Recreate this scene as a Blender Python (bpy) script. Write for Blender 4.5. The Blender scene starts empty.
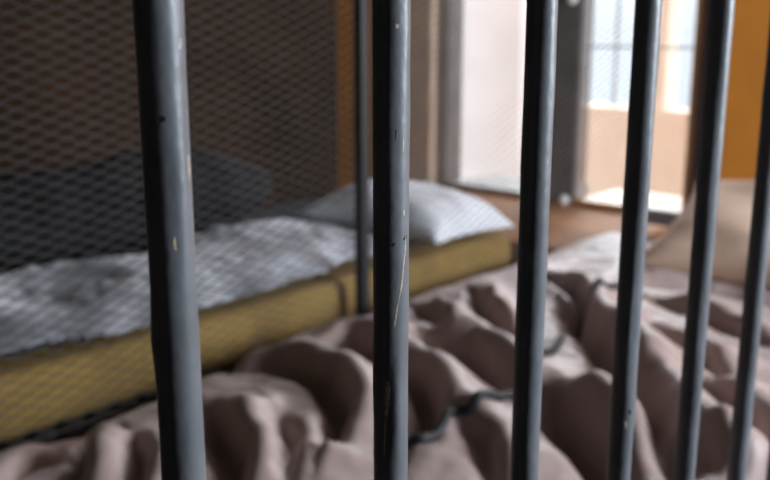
import bpy, bmesh, math, random
from mathutils import Vector, Matrix, noise
random.seed(7)
SC = bpy.context.scene
COL = SC.collection
PI = math.pi

# ------------------------------------------------------------------ camera
F_PX = 900.0
AZ = math.radians(41.93)            # heading measured from the run of the bars
TH = math.radians(13.12)            # looking down a little
CAM = Vector((0, 0, 1.15))
FH = Vector((math.cos(AZ), math.sin(AZ), 0))
RT = Vector((math.sin(AZ), -math.cos(AZ), 0))
FW = FH * math.cos(TH) + Vector((0, 0, -math.sin(TH)))
UP = RT.cross(FW)

def ray(px, py):
    return FW + RT * ((px - 385) / F_PX) + UP * ((240 - py) / F_PX)

def at(px, py, x=None, y=None, z=None):
    d = ray(px, py)
    if x is not None: t = (x - CAM.x) / d.x
    elif y is not None: t = (y - CAM.y) / d.y
    else: t = (z - CAM.z) / d.z
    return CAM + d * t

cd = bpy.data.cameras.new('camera')
cam = bpy.data.objects.new('camera', cd)
COL.objects.link(cam)
m = Matrix((RT, UP, -FW)).transposed().to_4x4()
m.translation = CAM
cam.matrix_world = m
cd.sensor_width = 36.0
cd.lens = F_PX / 770 * 36
cd.clip_start = 0.02
SC.camera = cam

# ------------------------------------------------------------------ helpers
def mat(name, col, rough=0.6, metal=0.0, spec=0.5, noise_scale=None, amount=0.15, bump=0.0, bump_scale=60, sheen=0.0, col2=None):
    M = bpy.data.materials.new(name); M.use_nodes = True
    nt = M.node_tree; b = nt.nodes['Principled BSDF']
    b.inputs['Roughness'].default_value = rough
    b.inputs['Metallic'].default_value = metal
    b.inputs['Specular IOR Level'].default_value = spec
    if sheen: b.inputs['Sheen Weight'].default_value = sheen
    tc = nt.nodes.new('ShaderNodeTexCoord')
    if noise_scale:
        n = nt.nodes.new('ShaderNodeTexNoise'); n.inputs['Scale'].default_value = noise_scale
        n.inputs['Detail'].default_value = 5
        nt.links.new(tc.outputs['Object'], n.inputs['Vector'])
        r = nt.nodes.new('ShaderNodeValToRGB')
        c2 = col2 or tuple(min(1, c * (1 + amount)) for c in col)
        c1 = col if col2 else tuple(c * (1 - amount) for c in col)
        r.color_ramp.elements[0].position = 0.38; r.color_ramp.elements[0].color = (*c1, 1)
        r.color_ramp.elements[1].position = 0.62; r.color_ramp.elements[1].color = (*c2, 1)
        nt.links.new(n.outputs['Fac'], r.inputs['Fac'])
        nt.links.new(r.outputs['Color'], b.inputs['Base Color'])
    else:
        b.inputs['Base Color'].default_value = (*col, 1)
    if bump:
        n2 = nt.nodes.new('ShaderNodeTexNoise'); n2.inputs['Scale'].default_value = bump_scale
        n2.inputs['Detail'].default_value = 4
        nt.links.new(tc.outputs['Object'], n2.inputs['Vector'])
        bp = nt.nodes.new('ShaderNodeBump'); bp.inputs['Strength'].default_value = bump
        bp.inputs['Distance'].default_value = 0.004
        nt.links.new(n2.outputs['Fac'], bp.inputs['Height'])
        nt.links.new(bp.outputs['Normal'], b.inputs['Normal'])
    return M

def box(bm, a, b):
    vs = [bm.verts.new((x, y, z)) for x in (a[0], b[0]) for y in (a[1], b[1]) for z in (a[2], b[2])]
    for f in ((0, 1, 3, 2), (4, 6, 7, 5), (0, 4, 5, 1), (2, 3, 7, 6), (0, 2, 6, 4), (1, 5, 7, 3)):
        bm.faces.new([vs[i] for i in f])

def tube(bm, pts, r, n=12, cap=True):
    """round tube along points; r a number or one per point"""
    pts = [Vector(p) for p in pts]
    rings = []
    ref = None
    for i, p in enumerate(pts):
        t = (pts[min(i + 1, len(pts) - 1)] - pts[max(i - 1, 0)]).normalized()
        if ref is None:
            ref = t.orthogonal().normalized()
        ref = (ref - t * ref.dot(t)).normalized()
        s = t.cross(ref)
        rr = r[i] if isinstance(r, (list, tuple)) else r
        rings.append([bm.verts.new(p + ref * (math.cos(2 * PI * k / n) * rr) + s * (math.sin(2 * PI * k / n) * rr)) for k in range(n)])
    for a, b in zip(rings, rings[1:]):
        for k in range(n):
            bm.faces.new((a[k], a[(k + 1) % n], b[(k + 1) % n], b[k]))
    if cap:
        bm.faces.new(rings[0][::-1]); bm.faces.new(rings[-1])

def obj(name, bm, material, parent=None, smooth=False, bevel=0, origin=None):
    bmesh.ops.recalc_face_normals(bm, faces=bm.faces)
    me = bpy.data.meshes.new(name)
    if origin is not None:
        bmesh.ops.translate(bm, verts=bm.verts, vec=-Vector(origin))
    bm.to_mesh(me); bm.free()
    if smooth:
        for p in me.polygons: p.use_smooth = True
    o = bpy.data.objects.new(name, me)
    COL.objects.link(o)
    if material: me.materials.append(material)
    if origin is not None: o.location = origin
    if parent:
        o.parent = parent
        if origin is None or True:
            o.matrix_parent_inverse = Matrix.Identity(4)
            o.location = Vector(origin or (0, 0, 0)) - total_loc(parent)
    if bevel:
        md = o.modifiers.new('bevel', 'BEVEL'); md.width = bevel; md.segments = 2; md.limit_method = 'ANGLE'
    return o

def total_loc(o):
    v = Vector(o.location)
    while o.parent:
        o = o.parent; v += Vector(o.location)
    return v

def thing(name, label, cat, loc=(0, 0, 0), group=None):
    o = bpy.data.objects.new(name, None); COL.objects.link(o)
    o.empty_display_size = 0.1
    o.location = loc
    return tag(o, label, cat, group)

def tag(o, label, cat, group=None):
    o['label'] = label; o['category'] = cat
    if group: o['group'] = group
    return o

def struct(name, bm, material, parent=None, **k):
    o = obj(name, bm, material, parent, **k)
    if not parent: o['kind'] = 'structure'
    return o

def seg_dist(p, a, b):
    d = b - a; t = max(0, min(1, (p - a).dot(d) / max(d.length_squared, 1e-9)))
    q = a + d * t
    v = p - q
    side = d.x * v.y - d.y * v.x            # >0 : left of travel
    return v.length, side, t

def fold(px_list, z, dv, wv, h, wl):
    """crease of the cloth: a groove dv deep and wv wide with a lip h high on its lit side"""
    return ([at(x, y, z=z).xy for x, y in px_list], dv, wv, h, wl)

def fold_height(x, y, folds):
    p = Vector((x, y)); tot = 0
    for pts, dv, wv, h, wl in folds:
        best = (9, 0, 0)
        n = len(pts) - 1
        for i in range(n):
            dd, sd, t = seg_dist(p, pts[i], pts[i + 1])
            if dd < best[0]: best = (dd, sd, (i + t) / n)
        dd, sd, t = best
        if dd > .3: continue
        d = dd if sd < 0 else -dd            # right of travel positive
        taper = min(1, 0.30 + 2.5 * min(t, 1 - t))
        off = 1.5 * wv
        g = math.exp(-((d + off) / (wl if d < -off else wv * 1.1)) ** 2)
        tot += taper * 1.5 * (h * g - dv * math.exp(-(d / wv) ** 2))
    return tot

# ------------------------------------------------------------------ materials
M_ochre = mat('ochre_wall_paint', (0.70, 0.25, 0.032), 0.55, noise_scale=3, amount=0.10, bump=0.2, bump_scale=25)
M_brown = mat('dark_brown_wall_paint', (0.040, 0.021, 0.011), 0.8, spec=0.12, noise_scale=2.5, amount=0.2, bump=0.25, bump_scale=20)
M_white = mat('dull_white_plaster', (0.22, 0.20, 0.18), 0.8, noise_scale=3, amount=0.06)
M_floor = mat('worn_dark_floor', (0.10, 0.075, 0.06), 0.5, noise_scale=4, amount=0.3, bump=0.1)
M_bar = mat('blue_grey_gloss_paint', (0.165, 0.172, 0.184), 0.42, spec=0.5, noise_scale=26, amount=0.10, bump=0.16, bump_scale=95)
M_chip = mat('bare_tan_primer', (0.60, 0.47, 0.33), 0.6, noise_scale=300, amount=0.3)
M_chipd = mat('black_rust_spot', (0.015, 0.012, 0.012), 0.7)
M_steel = mat('dark_grey_steel', (0.013, 0.013, 0.015), 0.5, metal=0.0, noise_scale=30, amount=0.2)
M_mesh = mat('grey_galvanised_mesh', (0.068, 0.062, 0.058), 0.6, spec=0.2, metal=0.0, noise_scale=12, amount=0.15)
M_blanket = mat('dusty_pink_beige_cotton', (0.41, 0.30, 0.272), 0.5, spec=0.35, sheen=0.15, noise_scale=9, amount=0.06, bump=0.12, bump_scale=160)
M_pillow = mat('beige_pillow_cotton', (0.86, 0.62, 0.47), 0.7, spec=0.2, noise_scale=8, amount=0.05, bump=0.15, bump_scale=60)
M_foam = mat('mustard_mattress_cover', (0.30, 0.185, 0.052), 0.8, spec=0.2, noise_scale=9, amount=0.15, bump=0.2, bump_scale=50)
M_wblanket = mat('pale_grey_wool', (0.15, 0.15, 0.165), 0.85, spec=0.15, noise_scale=7, col2=(0.58, 0.58, 0.625), bump=0.12, bump_scale=90, sheen=0.2)
M_wpillow = mat('white_pillow_cotton', (0.88, 0.88, 0.92), 0.8, spec=0.15, noise_scale=8, amount=0.03, bump=0.1, bump_scale=40)
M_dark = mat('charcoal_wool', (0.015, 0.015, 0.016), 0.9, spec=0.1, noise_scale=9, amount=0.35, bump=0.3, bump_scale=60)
M_under = mat('dark_slate_cotton', (0.045, 0.047, 0.055), 0.85, spec=0.1, noise_scale=8, amount=0.2)
M_cord = mat('black_cord', (0.012, 0.012, 0.014), 0.6)
M_wood = mat('varnished_brown_wood', (0.34, 0.135, 0.035), 0.75, spec=0.25, noise_scale=5, amount=0.2)
M_greywood = mat('grey_brown_painted_wood', (0.13, 0.115, 0.11), 0.5, noise_scale=8, amount=0.12)
M_palewood = mat('pale_beige_painted_wood', (0.86, 0.60, 0.43), 0.55, noise_scale=6, amount=0.08)
M_whitewood = mat('white_painted_wood', (0.72, 0.71, 0.69), 0.5, noise_scale=8, amount=0.06)
M_knob = mat('knob_glint_white', (0.9, 0.88, 0.84), 0.2)  # white base colour stands in for the highlight on the latch hardware
M_beige = mat('beige_courtyard_render', (0.74, 0.655, 0.55), 0.9, noise_scale=4, amount=0.05)
M_pale = mat('white_courtyard_render', (0.66, 0.665, 0.67), 0.9, noise_scale=4, amount=0.04)
M_sill = mat('grey_stone_sill', (0.30, 0.29, 0.28), 0.9, noise_scale=20, amount=0.1)
M_frame = mat('orange_brown_frame_paint', (0.60, 0.27, 0.06), 0.5, noise_scale=8, amount=0.08)
M_stop = mat('warm_grey_frame_paint', (0.46, 0.40, 0.35), 0.5, noise_scale=8, amount=0.08)
M_ground = mat('courtyard_paving', (0.5, 0.46, 0.42), 0.9, noise_scale=3, amount=0.1)

def glass():
    M = bpy.data.materials.new('clear_window_glass'); M.use_nodes = True
    nt = M.node_tree; nt.nodes.clear()
    o = nt.nodes.new('ShaderNodeOutputMaterial'); mx = nt.nodes.new('ShaderNodeMixShader')
    t = nt.nodes.new('ShaderNodeBsdfTransparent'); t.inputs[0].default_value = (0.96, 0.98, 1.0, 1)
    g = nt.nodes.new('ShaderNodeBsdfGlossy'); g.inputs['Roughness'].default_value = 0.03
    fr = nt.nodes.new('ShaderNodeLayerWeight'); fr.inputs['Blend'].default_value = 0.15
    nt.links.new(fr.outputs['Fresnel'], mx.inputs[0]); nt.links.new(t.outputs[0], mx.inputs[1]); nt.links.new(g.outputs[0], mx.inputs[2])
    nt.links.new(mx.outputs[0], o.inputs[0])
    return M
M_glass = glass()

# ------------------------------------------------------------------ the setting
XW = 3.11          # window wall
YB = 3.10          # back wall of the far cell
YC = -1.60         # corridor wall
XL = -2.6
ZC = 2.75
YM = 1.285         # mesh partition
SILL = 0.49; HEAD = 2.15
W2 = (1.325, 1.785)      # window over the right-hand casement
W1 = (1.925, 2.41)
TW = 0.06          # wall thickness

b = bmesh.new(); box(b, (XL, YC, -0.1), (XW, YB, 0)); struct('floor', b, M_floor)
b = bmesh.new(); box(b, (XL - .2, YC - .2, ZC), (XW + .2, YB + .2, ZC + .15)); struct('ceiling', b, M_white)
b = bmesh.new(); box(b, (XL - .2, YB, 0), (XW + TW, YB + .2, ZC)); struct('wall_back', b, M_brown)
b = bmesh.new(); box(b, (XL - .2, YC, 0), (XL, YB, ZC)); struct('wall_left', b, M_brown)
b = bmesh.new()
box(b, (XW, YC, 0), (XW + TW, W2[0], ZC))
box(b, (XW, W1[1], 0), (XW + TW, YB, ZC))
box(b, (XW, W2[0], 0), (XW + TW, W1[1], SILL))
box(b, (XW, W2[0], HEAD), (XW + TW, W1[1], ZC))
struct('wall_right', b, M_ochre)
# corridor wall behind the viewer, with its own window
CW = (1.55, 2.6, 1.0, 2.1)
b = bmesh.new()
box(b, (XL - .2, YC - .2, 0), (CW[0], YC, ZC)); box(b, (CW[1], YC - .2, 0), (XW + TW, YC, ZC))
box(b, (CW[0], YC - .2, 0), (CW[1], YC, CW[2])); box(b, (CW[0], YC - .2, CW[3]), (CW[1], YC, ZC))
struct('wall_front', b, M_brown)
b = bmesh.new()
for a, c in (((CW[0], CW[2]), (CW[0] + .05, CW[3])), ((CW[1] - .05, CW[2]), (CW[1], CW[3])), ((CW[0] + .05, CW[2]), (CW[1] - .05, CW[2] + .05)),
             ((CW[0] + .05, CW[3] - .05), (CW[1] - .05, CW[3])), (((CW[0] + CW[1]) / 2 - .02, CW[2] + .05), ((CW[0] + CW[1]) / 2 + .02, CW[3] - .05))):
    box(b, (a[0], YC - .14, a[1]), (c[0], YC - .09, c[1]))
w3 = struct('window_3', b, M_whitewood)
b = bmesh.new(); box(b, (CW[0] + .05, YC - .118, CW[2] + .05), (CW[1] - .05, YC - .112, CW[3] - .05)); obj('pane', b, M_glass, w3)

def casement(name, y0, y1, fmat, rail_mat, muntin_z, muntin_y):
    xo = XW - 0.02
    b = bmesh.new()
    box(b, (xo, y0, SILL), (xo + .05, y0 + .012, HEAD))
    box(b, (xo, y0 + .022, HEAD - .05), (xo + .05, y1 - .022, HEAD))
    w = struct(name, b, fmat)
    b = bmesh.new(); box(b, (xo + .01, y1 - .006, SILL), (XW + TW + .01, y1 + .0, HEAD)); obj('stile', b, M_greywood, w)
    b = bmesh.new(); box(b, (xo, y0 + .022, SILL), (xo + .03, y1 - .022, SILL + .014)); obj('bottom_rail', b, rail_mat, w)
    b = bmesh.new(); box(b, (xo + .022, y0 + .022, SILL + .014), (xo + .028, y1 - .022, HEAD - .05)); obj('pane', b, M_glass, w)
    for z in muntin_z:
        b = bmesh.new(); box(b, (xo + .006, y0 + .022, z - .004), (xo + .021, y1 - .022, z + .004)); obj('muntin', b, M_whitewood, w)
    for y in muntin_y:
        b = bmesh.new(); box(b, (xo + .006, y - .004, .87), (xo + .021, y + .004, HEAD - .05)); obj('muntin', b, M_whitewood, w)
    return w
w1 = casement('window_1', *W1, M_greywood, M_whitewood, (1.6,), ())
w2 = casement('window_2', *W2, M_frame, M_frame, (1.09, 1.62), (1.635,))

# mullion between the two casements, with latch knobs coloured white in place of a glint
b = bmesh.new(); box(b, (XW - .015, W2[1], SILL), (XW + .05, W1[0], HEAD))
mul = struct('trim_1', b, M_greywood, bevel=.006)
for px, py in ((564.5, 200), (573, -1)):
    p = at(px, py, x=XW - .035)
    b = bmesh.new(); tube(b, [(XW - .0155, p.y, p.z), (XW - .03, p.y, p.z)], .005)
    bmesh.ops.create_uvsphere(b, u_segments=16, v_segments=10, radius=.02, matrix=Matrix.Translation((XW - .040, p.y, p.z)))
    k = obj('latch_knob', b, M_knob, mul, smooth=True); k['label'] = 'small round latch knob, white in place of a glint'
# window casing on the left: grey inner stop and pale board
b = bmesh.new(); box(b, (XW - .02, W1[1], SILL), (XW - .0005, W1[1] + .07, HEAD + .08)); struct('trim_2', b, M_stop, bevel=.004)
b = bmesh.new(); box(b, (XW - .045, W1[1] + .07, 0.02), (XW - .0005, W1[1] + .24, HEAD + .08)); struct('trim_3', b, M_palewood, bevel=.015)

# wooden ledge under the windows
lt = thing('window_ledge', 'deep varnished brown wooden ledge running below the two bright windows', 'ledge', (2.85, 1.95, 0))
b = bmesh.new(); box(b, (2.42, 1.33, .435), (XW - .021, 2.47, .475)); obj('top_board', b, M_wood, lt, bevel=.006)
b = bmesh.new(); box(b, (2.48, 1.36, 0), (2.51, 2.42, .435)); obj('front_panel', b, M_wood, lt)

for nm_, yy, mm in (('trim_6', W1, M_sill), ('trim_7', W2, M_beige)):
    b = bmesh.new(); box(b, (XW + .031, yy[0], SILL - .06), (XW + .36, yy[1], SILL + .004)); struct(nm_, b, mm)
# outside: a sunlit courtyard with a low beige wall, a beige pier and a white house front
b = bmesh.new(); box(b, (XW + TW + .0, -3, -.1), (12, 8, -.02)); struct('ground', b, M_ground)
XO = 4.6
pz = at(620, 108, x=XO).z
ya = at(574, 108, x=XO).y; yb = at(700, 108, x=XO).y
b = bmesh.new(); box(b, (XO, -2.0, -.02), (XO + .2, ya, pz)); o = struct('trim_4', b, M_beige)
y1 = at(655, 60, x=XO).y; y0 = at(665, 60, x=XO).y
b = bmesh.new(); box(b, (XO + .02, y0, pz), (XO + .16, y1, 3.2)); struct('trim_5', b, M_beige)
b = bmesh.new(); box(b, (XO - .2, ya + .25, -.02), (XO + .3, 6, 3.6)); struct('wall_outside', b, M_pale)

# ------------------------------------------------------------------ barred cell front
S = 0.13
p0 = at(391, 240, y=1.0)
D = F_PX * S * math.cos(PI / 2 - AZ) / 173.0
dp = ray(391, 240); pb = CAM + dp * D
YBAR = pb.y; XB0 = pb.x
RB = 36.0 / F_PX * D / 2
front = thing('barred_cell_front', 'row of round blue-grey painted steel cell bars with chipped paint in front of the beds', 'bars', (XB0, YBAR, 0))
NUDGE = {1: .0017, 2: .006, 3: .004, 4: .0075}
def bar_x(t): return XB0 + t * S + NUDGE.get(t, 0)
def lump_at(t, a, z):
    q = Vector((math.cos(a) * 1.2 + t * 7.3, math.sin(a) * 1.2, z * 28))
    return max(0, noise.noise(q) - .25) * .0020
def bar(t):
    x = bar_x(t)
    b = bmesh.new()
    n = 40; zs = [0.05 + i * 0.02 for i in range(int((2.6 - .05) / .02) + 1)]
    rings = []
    for z in zs:
        ring = []
        for k in range(n):
            a = 2 * PI * k / n
            lump = lump_at(t, a, z)
            r = RB + lump
            ring.append(b.verts.new((x + math.cos(a) * r, YBAR + math.sin(a) * r, z)))
        rings.append(ring)
    for A, B in zip(rings, rings[1:]):
        for k in range(n): b.faces.new((A[k], A[(k + 1) % n], B[(k + 1) % n], B[k]))
    b.faces.new(rings[0][::-1]); b.faces.new(rings[-1])
    return obj('bar', b, M_bar, front, smooth=True, origin=(x, YBAR, 0.05))
bars = {t: bar(t) for t in range(-5, 14)}
for z0, z1 in ((0.0, .05), (2.6, 2.65)):
    b = bmesh.new(); box(b, (XB0 - 5.5 * S, YBAR - .02, z0), (XB0 + 14.5 * S, YBAR + .02, z1)); obj('rail', b, M_bar, front, bevel=.003)

def on_bar(t, px, py):
    """point and outward normal on the near side of bar t"""
    c = Vector((bar_x(t), YBAR)); d = ray(px, py)
    dx = Vector((d.x, d.y)); o = Vector((CAM.x, CAM.y)) - c
    A = dx.dot(dx); B = 2 * o.dot(dx); C = o.dot(o) - (RB + .0001) ** 2
    disc = max(0, B * B - 4 * A * C)
    s = (-B - math.sqrt(disc)) / (2 * A)
    p = CAM + d * s
    nrm = Vector((p.x - c.x, p.y - c.y, 0)).normalized()
    return Vector((c.x, c.y, 0)) + nrm * (RB + lump_at(t, math.atan2(nrm.y, nrm.x), p.z)) + Vector((0, 0, p.z)), nrm
def chip(t, pts, ws, m, label):
    """thin flake of bare metal or a scratch following the bar's surface"""
    b = bmesh.new(); rows = []
    P = [on_bar(t, *p) for p in pts]
    for i, (p, nn) in enumerate(P):
        tg = (P[min(i + 1, len(P) - 1)][0] - P[max(i - 1, 0)][0]).normalized()
        side = tg.cross(nn).normalized(); w = ws[i]
        rows.append([b.verts.new(p + side * (w * q) + nn * (-.00006 if abs(q) == 1 else .00007)) for q in (-1, -.6, .6, 1)])
    for A, B in zip(rows, rows[1:]):
        for k in range(3): b.faces.new((A[k], A[k + 1], B[k + 1], B[k]))
        b.faces.new((A[3], A[0], B[0], B[3]))
    b.faces.new(rows[0]); b.faces.new(rows[-1][::-1])
    o = obj('paint_chip', b, m, bars[t], origin=P[0][0]); o['label'] = label
k = .0006
scr = [(406, 236), (405.5, 250), (403.5, 268), (402, 285), (399, 300), (396, 315), (394, 330), (391.5, 345)]
chip(0, scr, [k * .5, k * .9, k * .8, k, k * .5, k * 1.1, k * 1.1, k * .5], M_chip, 'long thin tan scratch')
chip(0, [(388, 378), (388, 390), (386.8, 405), (385, 430), (384, 455)], [k, k * 2.0, k * 1.5, k * .9, k * .4], M_chip, 'thin tan scratch low on the bar')
chip(0, [(395.5, 27.5), (397, 26), (399, 25)], [k, k * 2.2, k], M_chip, 'small pale chip')
chip(0, [(403.5, 140), (403, 152)], [k * .6, k * .6], M_chip, 'pale nick')
chip(0, [(404, 210), (404.5, 216)], [k, k], M_chip, 'pale nick')
chip(0, [(403.5, 240), (405.5, 237.5), (407, 237)], [k, k * 2.2, k * 1.5], M_chipd, 'small black spot')
chip(0, [(393, 244), (394.2, 245.5)], [k * 1.8, k * 1.8], M_chipd, 'small black spot')
chip(0, [(396, 130), (395.5, 140)], [k * .8, k * .5], M_chipd, 'small black spot')
chip(-1, [(181, 38), (181.8, 48), (182.4, 56)], [k, k * 2.5, k], M_chip, 'pale chip')
chip(-1, [(188.2, 155), (188.8, 170), (189, 180)], [k, k * 2.2, k], M_chip, 'pale chip')
chip(-1, [(175.5, 236), (176, 243), (175.5, 250)], [k, k * 2.0, k], M_chip, 'pale chip')
chip(-1, [(160, 122), (163, 119), (165, 117)], [k, k * 2.2, k], M_chipd, 'dark spot')
chip(2, [(629, 410), (631, 414)], [k * 2, k * 2], M_chipd, 'dark spot')
chip(2, [(625, 422), (626, 428)], [k * 2, k * 2], M_chip, 'pale nick')
chip(3, [(692, 392), (690, 398)], [k * 2, k * 2], M_chipd, 'dark spot')

# ------------------------------------------------------------------ wire mesh partition behind the near bed
part = thing('mesh_partition', 'grey diamond wire mesh partition on dark steel posts between the two beds', 'mesh partition', (1.5, YM, 0))
LX, LZ = 0.050, 0.0195
X0, X1, Z0, Z1 = -0.75, XW - .03, 0.15, 2.25
b = bmesh.new()
def strand(p, q, w=.0005, t=.0008):
    p = Vector(p); q = Vector(q); d = (q - p).normalized()
    nn = Vector((0, 1, 0)); s = d.cross(nn).normalized()
    nn = (nn + Vector((0, 0, .5))).normalized()
    vs = []
    for e in (p, q):
        for a, c in ((-1, -1), (1, -1), (1, 1), (-1, 1)):
            vs.append(b.verts.new(e + s * (a * w) + nn * (c * t)))
    for i in range(4):
        b.faces.new((vs[i], vs[(i + 1) % 4], vs[4 + (i + 1) % 4], vs[4 + i]))
nx = int((X1 - X0) / LX); nz = int((Z1 - Z0) / LZ)
for j in range(nz):
    z = Z0 + j * LZ
    for i in range(nx):
        x = X0 + i * LX
        c = (x + LX / 2, YM, z + LZ / 2)
        for a in ((x, YM, z), (x + LX, YM, z), (x, YM, z + LZ), (x + LX, YM, z + LZ)):
            strand(c, a)
obj('wire_mesh', b, M_mesh, part)
xp = at(362, 240, y=YM).x
for x, w in ((xp, .011), (-.76, .015), (XW - .017, .014)):
    b = bmesh.new(); box(b, (x - w, YM - .012, 0), (x + w, YM + .012, 2.3)); obj('post', b, M_steel, part, bevel=.002)
for z in (.12, 2.27):
    b = bmesh.new(); box(b, (-.745, YM - .01, z - .015), (XW - .031, YM + .01, z + .015)); obj('rail', b, M_steel, part)

# ------------------------------------------------------------------ far bed
fb = thing('steel_bunk', 'dark steel bunk behind the wire mesh carrying the mustard mattress', 'bed', (.95, 1.72, 0))
b = bmesh.new(); box(b, (-.15, 1.33, .455), (2.0, 2.09, .50)); obj('bed_base', b, M_steel, fb, bevel=.004)
for x in (-.11, 1.96):
    for y in (1.37, 2.05):
        b = bmesh.new(); box(b, (x - .02, y - .02, 0), (x + .02, y + .02, .455)); obj('leg', b, M_steel, fb)

def mattress(name, x0, x1, y0, y1, z0, z1, m, r=.03, wob=.006, parent=None):
    b = bmesh.new()
    nx, ny = 72, 28
    def prof(t):       # superellipse edge
        return (1 - (1 - min(1, t)) ** 3) ** (1 / 3) if t < 1 else 1
    top = []; bot = []
    for i in range(nx + 1):
        rt = []; rb = []
        for j in range(ny + 1):
            # denser near the borders
            u = .5 - .5 * math.cos(PI * i / nx); v = .5 - .5 * math.cos(PI * j / ny)
            x = x0 + (x1 - x0) * u; y = y0 + (y1 - y0) * v
            e = min(x - x0, x1 - x, y - y0, y1 - y)
            k = prof(e / r)
            zc = (z0 + z1) / 2; hh = (z1 - z0) / 2
            wz = noise.noise((x * 3.1, y * 3.1, 2.7)) * wob + noise.noise((x * 9, y * 9, .7)) * wob * .4
            sw = noise.noise((x * 2.3, 5.1, 1)) * wob * 1.2 * (1 if v < .5 else -1) * (1 if (i not in (0, nx)) else 0)
            edge = 1 - min(1, e / .08)
            rt.append(b.verts.new((x, y + sw * edge, zc + hh * (.35 + .65 * k) + wz)))
            rb.append(b.verts.new((x, y + sw * edge, zc - hh * (.35 + .65 * k))))
        top.append(rt); bot.append(rb)
    for i in range(nx):
        for j in range(ny):
            b.faces.new((top[i][j], top[i + 1][j], top[i + 1][j + 1], top[i][j + 1]))
            b.faces.new((bot[i][j], bot[i][j + 1], bot[i + 1][j + 1], bot[i + 1][j]))
    for i in range(nx):
        b.faces.new((top[i][0], bot[i][0], bot[i + 1][0], top[i + 1][0])); b.faces.new((top[i][ny], top[i + 1][ny], bot[i + 1][ny], bot[i][ny]))
    for j in range(ny):
        b.faces.new((top[0][j], top[0][j + 1], bot[0][j + 1], bot[0][j])); b.faces.new((top[nx][j], bot[nx][j], bot[nx][j + 1], top[nx][j + 1]))
    return obj(name, b, m, parent, smooth=True, origin=((x0 + x1) / 2, (y0 + y1) / 2, z0))
fm = mattress('foam_mattress', -.12, 2.0, 1.335, 2.08, .502, .615, M_foam)
tag(fm, 'mustard yellow mattress on the bunk behind the wire mesh', 'mattress')

def sheet(name, outline, hfun, m, res=.008, thick=.006, origin=None):
    """cloth lying on hfun(x, y), cut to outline(x, y) >= 0, with its own thickness"""
    x0, x1, y0, y1 = outline[:4]; inside = outline[4]
    b = bmesh.new()
    nx = int((x1 - x0) / res); ny = int((y1 - y0) / res)
    V = {}
    def vert(i, j):
        if (i, j) not in V:
            x = x0 + i * res; y = y0 + j * res
            V[(i, j)] = b.verts.new(hfun(x, y))
        return V[(i, j)]
    for i in range(nx):
        for j in range(ny):
            x = x0 + (i + .5) * res; y = y0 + (j + .5) * res
            if inside(x, y): b.faces.new((vert(i, j), vert(i + 1, j), vert(i + 1, j + 1), vert(i, j + 1)))
    o = obj(name, b, m, None, smooth=True, origin=origin)
    md = o.modifiers.new('thickness', 'SOLIDIFY'); md.thickness = thick; md.offset = 1
    return o

def crumple(x, y, s, seed):
    """sharp creased cloth relief, 0..1"""
    v = 0; a = 1; tot = 0
    for k in range(4):
        n_ = noise.noise((x * s + seed, y * s * 1.3 - seed, seed * .37))
        v += a * (1 - abs(n_) * 2); tot += a
        a *= .5; s *= 2.05
        x, y = x * .8 - y * .6, x * .6 + y * .8
    return max(0, v / tot)

# pale crumpled blanket on the far mattress
ZM = .622
def fb_in(x, y):
    n_ = noise.noise((x * 4, y * 4, 9.2)) * .05
    front = 1.365 + .03 * math.sin(x * 4.1 + .6) + noise.noise((x * 7, 3.3, 0)) * .03
    if .86 < x < 1.42: front -= .0
    return y > front and y < 1.68 + .07 * min(1, max(0, x - .4)) + n_ and .15 + n_ < x < 1.60 + n_
def fb_h(x, y):
    c = crumple(x, y, 2.2, 3.1)
    e = max(0, min(1, (y - 1.34) / .10)); e2 = max(0, min(1, (1.86 - y) / .1))
    hump = .012 * math.exp(-((y - 1.62) / .13) ** 2) * (.6 + .4 * math.sin(x * 3))
    damp = 1 if x < 1.5 else max(.0, 1 - (x - 1.5) / .16)
    return Vector((x, y, ZM + .014 + (.055 * c * e + hump) * max(.15, e2) * (.12 + .88 * damp)))
wb = sheet('wool_blanket', (0.05, 2.0, 1.33, 1.9, fb_in), fb_h, M_wblanket, res=.008, thick=.004, origin=(1.0, 1.6, ZM))
tag(wb, 'pale grey blotchy blanket crumpled along the mustard mattress', 'blanket')

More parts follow.
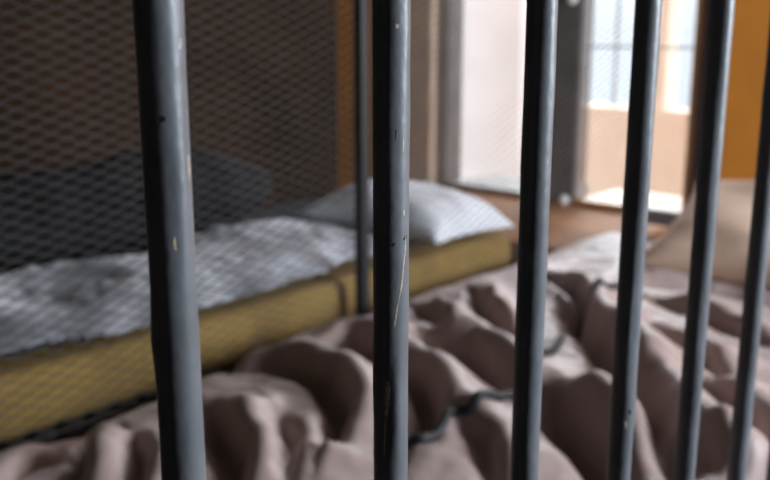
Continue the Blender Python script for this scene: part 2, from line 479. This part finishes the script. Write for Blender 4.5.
def pillow(name, L, W, T, m, rot, loc, seed=0, pinch=.10, crease=.012, under=.75):
    """soft pillow: two bulging faces meeting at a seam with pulled-out corners"""
    b = bmesh.new(); n = 40
    T_ = []; B_ = []
    for i in range(n + 1):
        ta = []; ba = []
        for j in range(n + 1):
            u = -1 + 2 * i / n; v = -1 + 2 * j / n
            k = 1 - pinch * (1 - abs(v) ** 2) * abs(u) ** 4; k2 = 1 - pinch * (1 - abs(u) ** 2) * abs(v) ** 4
            x = u * L / 2 * k; y = v * W / 2 * k2
            h = max(0, (1 - abs(u) ** 2.6)) ** .55 * max(0, (1 - abs(v) ** 2.6)) ** .55
            c = (noise.noise((u * 1.6 + seed, v * 1.6, seed)) * crease + noise.noise((u * 4 + seed, v * 3, seed + 4)) * crease * .5) * min(1, h * 2)
            ta.append(b.verts.new((x, y, T / 2 * h + c + .002))); ba.append(b.verts.new((x, y, -T / 2 * h * under - .002 + c * .3)))
        T_.append(ta); B_.append(ba)
    for i in range(n):
        for j in range(n):
            b.faces.new((T_[i][j], T_[i + 1][j], T_[i + 1][j + 1], T_[i][j + 1]))
            b.faces.new((B_[i][j], B_[i][j + 1], B_[i + 1][j + 1], B_[i + 1][j]))
    for i in range(n):
        b.faces.new((T_[i][0], B_[i][0], B_[i + 1][0], T_[i + 1][0])); b.faces.new((T_[i][n], T_[i + 1][n], B_[i + 1][n], B_[i][n]))
        b.faces.new((T_[0][i], T_[0][i + 1], B_[0][i + 1], B_[0][i])); b.faces.new((T_[n][i], B_[n][i], B_[n][i + 1], T_[n][i + 1]))
    o = obj(name, b, m, None, smooth=True)
    o.location = loc; o.rotation_euler = rot
    return o
wp = pillow('pillow', .37, .46, .19, M_wpillow, (math.radians(2), math.radians(3), math.radians(4)), (1.82, 1.555, ZM + .027), seed=2.2, under=.08, crease=.014)
tag(wp, 'puffy white pillow at the head of the mustard mattress behind the mesh', 'pillow')

def us_in(x, y):
    n_ = noise.noise((x * 5, y * 5, 4.1)) * .02
    return y > 1.40 + n_ + .05 * max(0, math.sin(x * 5)) and y < 2.05 and .0 < x < 1.93 + n_
us = sheet('under_sheet', (-.02, 1.99, 1.35, 2.06, us_in), lambda x, y: Vector((x, y, ZM + .004 + .002 * noise.noise((x * 8, y * 8, 2)))), M_under, res=.02, thick=.002, origin=(1.0, 1.75, ZM))
tag(us, 'dark slate sheet spread flat over the mustard mattress under the white pillow', 'sheet')

# dark bundle of bedding along the back of the far bed
b = bmesh.new()
n1, n2 = 70, 36
rows = []
xa, xb_ = .0, 1.66; yc, zc = 1.935, .73
for i in range(n1 + 1):
    u = i / n1; x = xa + (xb_ - xa) * u
    e = (1 - abs(2 * u - 1) ** 5) ** .5 if 0 < u < 1 else 0.02
    rr = e * (.92 + .10 * math.sin(u * 9 + 1) + .12 * math.exp(-((x - 1.38) / .16) ** 2))
    row = []
    for k in range(n2):
        a = 2 * PI * k / n2
        q = Vector((x * 6, math.cos(a) * 1.3, math.sin(a) * 1.3))
        f = rr * (1 + .16 * noise.noise(q) + .08 * noise.noise(q * 2.3))
        y = yc + math.cos(a) * .12 * f; z = zc + math.sin(a) * .115 * f
        row.append(b.verts.new((x, y, max(z, ZM + .010))))
    rows.append(row)
for A, B in zip(rows, rows[1:]):
    for k in range(n2): b.faces.new((A[k], A[(k + 1) % n2], B[(k + 1) % n2], B[k]))
b.faces.new(rows[0][::-1]); b.faces.new(rows[-1])
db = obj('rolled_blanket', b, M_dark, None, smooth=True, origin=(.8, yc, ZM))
tag(db, 'charcoal blanket bundled in a long dark heap behind the pale grey blanket', 'blanket')

# ------------------------------------------------------------------ near bed
NX0, NX1, NY0, NY1 = .30, 2.34, YBAR + .07, 1.235
nb = thing('iron_bed', 'grey iron bed under the dusty pink blanket just behind the bars', 'bed', (1.35, .8, 0))
b = bmesh.new(); box(b, (NX0, NY0 + .01, .36), (NX1 + .03, NY1 - .01, .40)); obj('bed_base', b, M_steel, nb)
M_iron = mat('pale_grey_iron_paint', (0.45, 0.45, 0.46), 0.45, noise_scale=20, amount=0.08)
HX = NX1 + .07
for y in (NY0 + .03, NY1 - .075):
    b = bmesh.new(); tube(b, [(HX, y, 0), (HX, y, .60)], .014, 14); obj('head_post', b, M_steel, nb, smooth=True)
b = bmesh.new(); box(b, (HX - .012, NY0 + .0, .605), (HX + .012, NY1 - .05, .65)); o = obj('head_rail', b, M_iron, nb, bevel=.006); o['label'] = 'pale grey head rail'
b = bmesh.new(); box(b, (HX - .006, NY0 + .05, .40), (HX + .006, NY1 - .10, .56)); obj('head_panel', b, M_steel, nb)
for x in (NX0 + .05, NX1 - .05):
    for y in (NY0 + .04, NY1 - .04):
        b = bmesh.new(); tube(b, [(x, y, 0), (x, y, .36)], .016, 12); obj('leg', b, M_steel, nb, smooth=True)
nm = mattress('mattress', NX0, NX1, NY0 + .02, NY1 - .02, .402, .495, M_white, r=.04, wob=.003)
tag(nm, 'plain thin mattress hidden under the dusty pink blanket on the iron bed', 'mattress')

ZB = .572
ZF = ZB
folds = [
    fold([(216, 364), (275, 366), (325, 388), (342, 416), (330, 445)], ZF, .045, .022, .035, .05),
    fold([(205, 405), (220, 425), (236, 449), (231, 482)], ZF, .040, .022, .03, .05),
    fold([(90, 420), (78, 435), (72, 482)], ZF, .04, .018, .03, .05),
    fold([(5, 462), (30, 446), (60, 436)], ZF, .025, .014, .02, .04),
    fold([(322, 352), (350, 346), (374, 356), (396, 372)], ZF, .035, .018, .025, .05),
    fold([(415, 312), (449, 338)], ZF, .035, .016, .025, .04),
    fold([(472, 298), (483, 324), (507, 342)], ZF, .04, .016, .03, .04),
    fold([(420, 356), (461, 365), (502, 392)], ZF, .055, .026, .04, .05),
    fold([(400, 370), (420, 390), (430, 415), (417, 440)], ZF, .045, .022, .03, .05),
    fold([(545, 284), (572, 300), (584, 316), (566, 345)], ZF, .035, .016, .025, .04),
    fold([(570, 320), (596, 348), (613, 372), (616, 405)], ZF, .05, .030, .035, .06),
    fold([(535, 400), (566, 425), (595, 448), (616, 478)], ZF, .06, .034, .04, .06),
    fold([(638, 392), (655, 425), (668, 450), (678, 480)], ZF, .055, .030, .035, .06),
    fold([(646, 343), (690, 362), (722, 388)], ZF, .03, .016, .022, .05),
    fold([(655, 310), (700, 324), (770, 352)], ZF, .028, .016, .02, .05),
    fold([(636, 286), (700, 292), (775, 304)], ZF, .04, .03, .0, .04),  # groove added along the pillow's base to put a shade band on the blanket
    fold([(690, 455), (717, 480)], ZF, .03, .02, .02, .04),
    fold([(700, 395), (735, 420), (770, 455)], ZF, .035, .018, .025, .05),
    fold([(450, 425), (480, 445), (495, 478)], ZF, .02, .02, .02, .06),
    fold([(130, 425), (140, 450), (135, 482)], ZF, .02, .016, .02, .05),
    fold([(275, 420), (290, 440), (285, 478)], ZF, .015, .02, .015, .06),
]
R_ = .035
def top_z(x, y):
    h = fold_height(x, y, folds)
    h += noise.noise((x * 5, y * 5, 1.3)) * .010 + noise.noise((x * 2.2 + 4, y * 2.2, 3)) * .012
    h += crumple(x, y, 4.5, 7.7) * .020
    h *= .3 + .7 * max(0, min(1, (1.24 - y) / .16))
    h -= .040 * max(0, min(1, (1.15 - x) / .5))
    if x > 2.0 and y < 1.03: h *= max(0.12, 1 - (x - 2.0) / .14)         # flattened under the pillow
    return ZB + max(-.075, h)
def nb_h(x, y):
    """top of the bed rolling over both long sides and the foot"""
    z = top_z(max(NX0, x), min(max(y, NY0 + R_), NY1 - R_))
    px, py = x, y
    def roll(d):           # arc length past the edge -> (out, down)
        if d <= 0: return 0, 0
        a = d / R_
        if a < PI / 2: return R_ * math.sin(a), R_ * (1 - math.cos(a))
        return R_ + .012 * math.sin(x * 21) * min(1, (d - R_ * PI / 2) / .05), R_ + (d - R_ * PI / 2)
    o, dn = 0, 0
    if y > NY1 - R_:
        o, dn = roll(y - (NY1 - R_)); py = NY1 - R_ + min(o, R_ + .012)
    elif y < NY0 + R_:
        o, dn = roll(NY0 + R_ - y); py = NY0 + R_ - min(o, R_ + .006)
    z -= dn
    if x < NX0 + R_:
        o2, dn2 = roll(NX0 + R_ - x); px = NX0 + R_ - o2; z -= dn2
    return Vector((px, py, z))
def nb_in(x, y):
    return x < NX1 - .01 + .012 * noise.noise((y * 9, 1, 1))
bl = sheet('cotton_blanket', (NX0 - .12, NX1, NY0 - .16, NY1 + .16, nb_in), nb_h, M_blanket, res=.007, thick=.005, origin=(1.3, .8, ZB))
tag(bl, 'dusty pink beige blanket lying in deep folds over the near iron bed', 'blanket')

# black cord lying across the blanket
cp = [(405, 432), (420, 441), (440, 432), (452, 420), (476, 421), (500, 408), (522, 394), (545, 368), (560, 345), (572, 326), (590, 312), (612, 296), (628, 288)]
pts = [at(x, y, z=ZB + .015) for x, y in cp]
fine = []
for i in range(len(pts) - 1):
    a, c = pts[i], pts[i + 1]
    pa = pts[max(i - 1, 0)]; pc = pts[min(i + 2, len(pts) - 1)]
    for k in range(8):
        t = k / 8
        fine.append(.5 * ((2 * a) + (c - pa) * t + (2 * pa - 5 * a + 4 * c - pc) * t * t + (3 * a - pa - 3 * c + pc) * t ** 3))
fine = [Vector((p.x, p.y, top_z(p.x, p.y) + .013)) for p in fine]
b = bmesh.new(); tube(b, fine, .007, 10)
cd_ = obj('cord', b, M_cord, None, smooth=True, origin=fine[0]); tag(cd_, 'thin black cord lying across the dusty pink blanket', 'cord')

# beige pillow against the head rail
pw = pillow('pillow', .42, .66, .15, M_pillow, (0, math.radians(-22), math.radians(2)), (2.18, .65, ZB + .100), seed=5.5, crease=.010)
tag(pw, 'beige pillow propped at the head of the dusty pink bed', 'pillow')

# ------------------------------------------------------------------ light
W = bpy.data.worlds.new('sky'); SC.world = W; W.use_nodes = True
nt = W.node_tree; bg = nt.nodes['Background']
tc = nt.nodes.new('ShaderNodeTexCoord'); sx = nt.nodes.new('ShaderNodeSeparateXYZ'); rp = nt.nodes.new('ShaderNodeValToRGB')
nt.links.new(tc.outputs['Generated'], sx.inputs[0]); nt.links.new(sx.outputs['Z'], rp.inputs['Fac'])
e = rp.color_ramp.elements
e[0].position = 0.0; e[0].color = (1.22, 1.29, 1.36, 1)
e[1].position = 0.9; e[1].color = (5.6, 5.7, 5.9, 1)
nt.links.new(rp.outputs['Color'], bg.inputs['Color']); bg.inputs['Strength'].default_value = 1.0

def sun(name, frm, strength, col, ang):
    l = bpy.data.lights.new(name, 'SUN'); l.energy = strength; l.color = col; l.angle = math.radians(ang)
    o = bpy.data.objects.new(name, l); COL.objects.link(o)
    o.rotation_euler = Vector(frm).to_track_quat('Z', 'Y').to_euler(); o.location = Vector(frm) * 8
sun('hazy_sun', (.86, .35, .42), 3.8, (.95, .97, 1.0), 26)

l = bpy.data.lights.new('corridor_daylight', 'AREA'); l.shape = 'RECTANGLE'; l.size = CW[1] - CW[0] - .12; l.size_y = CW[3] - CW[2] - .12
l.energy = 165; l.color = (.86, .93, 1.0)
o = bpy.data.objects.new('corridor_daylight', l); COL.objects.link(o)
o.location = ((CW[0] + CW[1]) / 2, YC - .16, (CW[2] + CW[3]) / 2); o.rotation_euler = (PI / 2, 0, 0)

# ------------------------------------------------------------------ lens and view
cd.dof.use_dof = True
cd.dof.focus_distance = D
cd.dof.aperture_fstop = 8.0
SC.view_settings.view_transform = 'Standard'
SC.view_settings.look = 'None'
SC.view_settings.exposure = 0.0
SC.view_settings.gamma = 1.0
SC.view_settings.use_curve_mapping = False
SC.cycles.use_denoising = True
SC.cycles.max_bounces = 8
